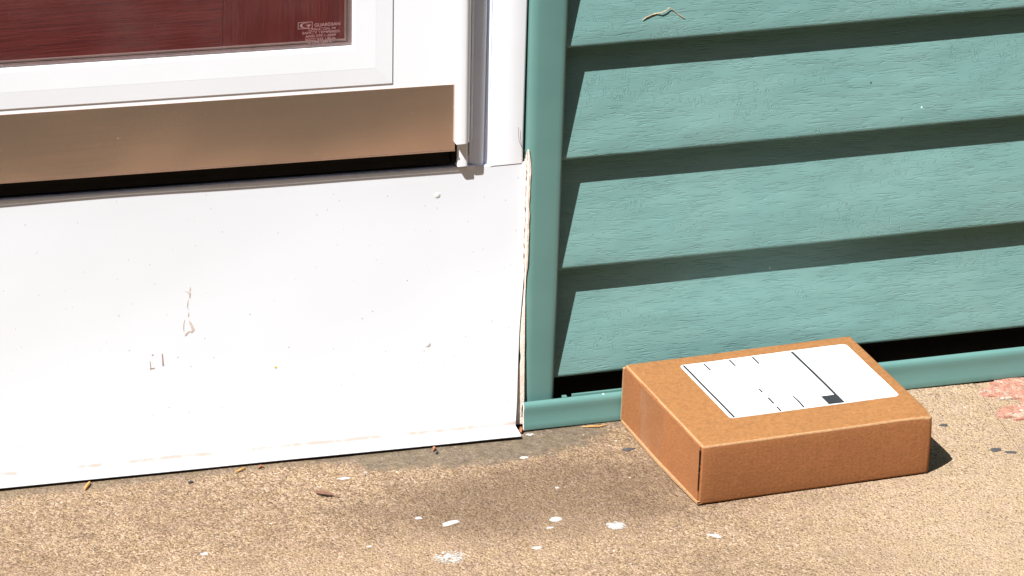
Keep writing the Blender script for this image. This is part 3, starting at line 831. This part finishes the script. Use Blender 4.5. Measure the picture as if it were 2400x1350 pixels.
def ink(u0, v0, u1, v1, w_, n=12):
    L_, R_ = [], []
    for k in range(n+1):
        u, v = lin(u0, u1, k/n), lin(v0, v1, k/n)
        w2 = w_ if w_ > 5 else min(w_*1.65, 2.5)
        L_.append(b.verts.new(top(u-w2/2, v, .85+wr(u, v)))); R_.append(b.verts.new(top(u+w2/2, v, .85+wr(u, v))))
    for k in range(n): b.faces.new((L_[k], L_[k+1], R_[k+1], R_[k]))
ink(47.3, 18.2, 47.9, 128.3, 1.25, 30)
ink(65.6, 20, 65.9, 34.4, 1.0); ink(90.1, 18.6, 90.1, 31.8, 1.0); ink(111.6, 19.2, 111.7, 33.5, 1.05)
ink(148.8, 19.2, 149.1, 112, 2.0, 30)
ink(142.8, 111.3, 142.9, 127.6, 15.0, 6)
ink(90.4, 82.7, 90.5, 89.5, 1.1); ink(90.8, 100.9, 90.8, 113, 1.1); ink(90.7, 119.6, 90.8, 128.3, 1.1)
ink(112.4, 104.6, 113.0, 112.8, 1.0); ink(113.0, 112.7, 112.6, 127.4, 1.1)
link('printed_lines', b, MIN, lab)

# ------------------------------------------------------------------ small things on the concrete
def flake(name, mat, cx, cy, rx, ry, rot, seed, label, cat, group=None, th=.5, z=0, amp=.22, n=22):
    b = bmesh.new(); pts = ragged(cx, cy, rx*.9, ry*.86, n, seed, amp, rot, 1.0)
    z0 = gz(cx, cy)+z
    a = [b.verts.new((x, y, z0+th*.6)) for x, y in pts]
    c = [b.verts.new((x, y, z0-.5)) for x, y in pts]
    i_ = [b.verts.new((lin(cx, x, .6), lin(cy, y, .6), z0+th+random.uniform(-.12, .12))) for x, y in pts]
    m_ = b.verts.new((cx, cy, z0+th)); N_ = len(pts)
    for i in range(N_):
        j = (i+1) % N_
        b.faces.new((a[i], a[j], c[j], c[i])); b.faces.new((i_[i], i_[j], a[j], a[i])); b.faces.new((m_, i_[j], i_[i]))
    return tag(link(name, b, mat), label, cat, group)
GP = 'white paint flecks dropped on the concrete'
for q in ((-143.5, -170, 9.8, 3.6, .28, 1.1, 'largest smooth white paint fleck, long and slanted, on the concrete below the white panel'),
          (-167.6, -155, 3.4, 2.6, 0, 2.3, 'small rounded white paint fleck just left of the long slanted fleck'),
          (-206.5, -67.2, 5.4, 2.4, -.1, 3.2, 'flat white paint fleck left of centre, a little below the panel lip'),
          (-46.5, -66, 4.2, 2.7, 0, 4.1, 'white paint fleck on the grey cement skim below the flashing end'),
          (-27.5, -21.5, 3.6, 2.4, 0, 5.7, 'white paint fleck tight against the left end of the teal flashing'),
          (-355.4, -176, 3.3, 3.0, .2, 6.1, 'lone white paint fleck near the lower left of the porch floor'),
          (-89, -232, 4.2, 3.0, -.1, 7.3, 'white paint fleck between the two rough paint splats, low in the middle'),
          (60.5, -246.5, 6.6, 3.2, -.75, 8.2, 'ragged white paint fleck below the near corner of the parcel'),
          (-185.5, -60.5, 1.8, 1.4, 0, 9.4, 'tiny white paint fleck up and right of the flat fleck near the panel lip'),
          (-222, -196, 2.4, 1.6, 0, 10.2, 'tiny faint white fleck left of the long slanted fleck'),
          (-67, -199, 3.4, 1.6, .1, 11.6, 'thin white fleck up and left of the right hand paint splat'),
          (-38, -129, 1.9, 1.9, 0, 12.6, 'tiny white fleck out in front of the parcel end flap')):
    flake('paint_fleck', MPT, *q[:6], q[6], 'paint fleck', GP, th=.35, amp=.34)
def splat(cx, cy, rx, ry, seed, label):
    b = bmesh.new(); random.seed(seed)
    for i in range(135):
        a = random.uniform(0, 2*math.pi); rr = random.random()**.62
        x = cx+math.cos(a)*rr*rx; y = cy+math.sin(a)*rr*ry
        r_ = random.uniform(.3, 1.3)*(1.15-rr*.7); z = gz(x, y)+.12
        pts = ragged(x, y, r_*1.5, r_, 9, random.random()*9, .35)
        poly_slab(b, [Vector((p, q, z+.22+i*.0011)) for p, q in pts], Vector((0, 0, -.5)))
    tag(link('paint_splat', b, MPT), label, 'paint splat', 'rough white paint splats on the concrete')
splat(-164, -232, 14, 11, 3, 'largest rough white paint splat, at the bottom edge left of centre')
splat(-13, -209, 8.5, 7, 4, 'smaller rough white paint splat, between the parcel corner and the bottom edge')
splat(-58, -186, 5, 4, 5, 'faint small white paint splat, above the lone white flecks in the middle')
GS = 'dark slate chips on the concrete'
for q in ((328, -92.5, 4.2, 2.2, -.3, 1.7, 'small dark chip nearest the right end of the parcel'),
          (353.5, -150, 5.0, 4.0, .3, 2.6, 'largest dark slate chip, by the joint at the right'),
          (363.3, -158.5, 4.6, 2.6, -.4, 3.9, 'dark slate chip just right of the largest chip'),
          (44.5, -72, 5.6, 3.2, .2, 4.4, 'dark slate chip beside the left end of the parcel')):
    flake('stone_chip', MSL, *q[:6], q[6], 'stone chip', GS, th=1.0, amp=.4, n=11)
# dry leaf, curled
b = bmesh.new()
cx, cy = -232, -95.5
G_ = []
for i in range(11):
    t = i/10; hw = 3.6*math.sin(math.pi*min(1, t*1.02))**.8+.1; row = []
    for j in range(7):
        s = (j-3)/3; x = -8.5+17*t; y = s*hw; z = 1.0+abs(s)**1.5*1.9*math.sin(math.pi*t)+.5*noise.noise(Vector((x*.4, y*.5, 1)))+(1.0 if t < .2 else 0)*(0.2-t)*6
        a = -.55; row.append(b.verts.new((cx+x*math.cos(a)-y*math.sin(a), cy+x*math.sin(a)+y*math.cos(a), z)))
    G_.append(row)
for p, q in zip(G_, G_[1:]):
    for j in range(6): b.faces.new((p[j], p[j+1], q[j+1], q[j]))
lf = link('dry_leaf', b, MLF); sm = lf.modifiers.new('thickness', 'SOLIDIFY'); sm.thickness = .0003
tag(lf, 'small curled brown leaf on the concrete below the white panel', 'leaf')
b = bmesh.new(); p0 = Vector((cx+8.3*math.cos(-.55), cy+8.3*math.sin(-.55), 1.2)); tube(b, [p0, p0+Vector((2, -1.4, .3)), p0+Vector((3.6, -2.9, -.2))], .3)
link('leaf_stalk', b, MLF, lf)
def stick(name, mat, pts, rad, label, cat, group=None):
    b = bmesh.new(); tube(b, pts, rad); return tag(link(name, b, mat, smooth=True), label, cat, group)
GN = 'dry brown plant bits along the wall foot'
stick('dry_needle', MND, [(-423, -37.5, 1.2), (-419, -31.5, 1.6), (-416, -26, 1.4)], [.9, 1.3, .7], 'short orange brown needle near the left end of the panel lip', 'needle', GN)
stick('dry_needle', MND, [(20, -21.6, .9), (27, -22.8, 1.2), (35, -24.2, .9), (43, -22.0, .8)], [.3, .7, .7, .3], 'thin curved tan needle below the teal flashing, left of the parcel', 'needle', GN)
stick('dry_needle', MND, [(-293, -36.5, 1), (-287, -33.2, 1.4), (-283, -30, 1)], [.5, .9, .5], 'thin tan needle under the middle of the panel lip', 'needle', GN)
stick('bark_crumb', MOR, [(-272, -33, .9), (-269, -31, 1.5), (-267, -31.5, .8)], [.6, 1.3, .6], 'small reddish crumb under the panel lip beside the thin needle', 'debris', GN)
stick('bark_crumb', MOR, [(-119, -37, 1), (-117, -33.5, 2.2), (-116, -31, 1.2)], [.5, 1.4, .6], 'orange bark crumb under the right part of the panel lip', 'debris', GN)
stick('bark_crumb', MSL, [(-118, -42, .7), (-116.5, -39.5, 1.2), (-115.5, -38.5, .7)], [.4, 1.1, .5], 'black crumb just below the orange bark crumb', 'debris', GN)
stick('bark_crumb', MOR, [(-35, -20, 1.2), (-33, -16, 2), (-33, -13.5, 3.2)], [.7, 1.7, .8], 'tan crumb in the gap between panel lip and teal flashing', 'debris', GN)
stick('bark_crumb', MSL, [(-336, -46, .8), (-333.5, -45, 1.2), (-331.5, -45.5, .6)], [.8, 1.2, .6], 'black crumb on the concrete left of the flat white fleck', 'debris', GN)
# twig caught on the siding
def sy(z):      # siding face depth at height z on the fourth course
    z0 = 39.6+PITCH*3; return max(0, (z-z0-3.4)/(PITCH+4))*18
tw = []
for x, z in ((67.6, 362.6), (71, 364.6), (76.2, 366.4), (80, 367.2), (84, 367.8), (88, 369.2), (91.2, 371.6), (95, 369.0), (100, 364.6), (105.1, 361.2)):
    tw.append((x, sy(z)-1.0-(1.2 if 80 < x < 93 else 0), z))
stick('dried_tendril', MTW, tw, [.25, .5, .5, .45, .45, .45, .35, .35, .35, .4], 'thin bent dry tendril stuck on the teal siding near the top', 'twig')
stick('hair', MSL, [(-40.4, -2.3, 277), (-40.2, -2.2, 270), (-39.3, -2.2, 264), (-37, -2.3, 259), (-34.8, -2.6, 255)], .16, 'fine dark hair stuck on the white casing beside the teal trim', 'hair')
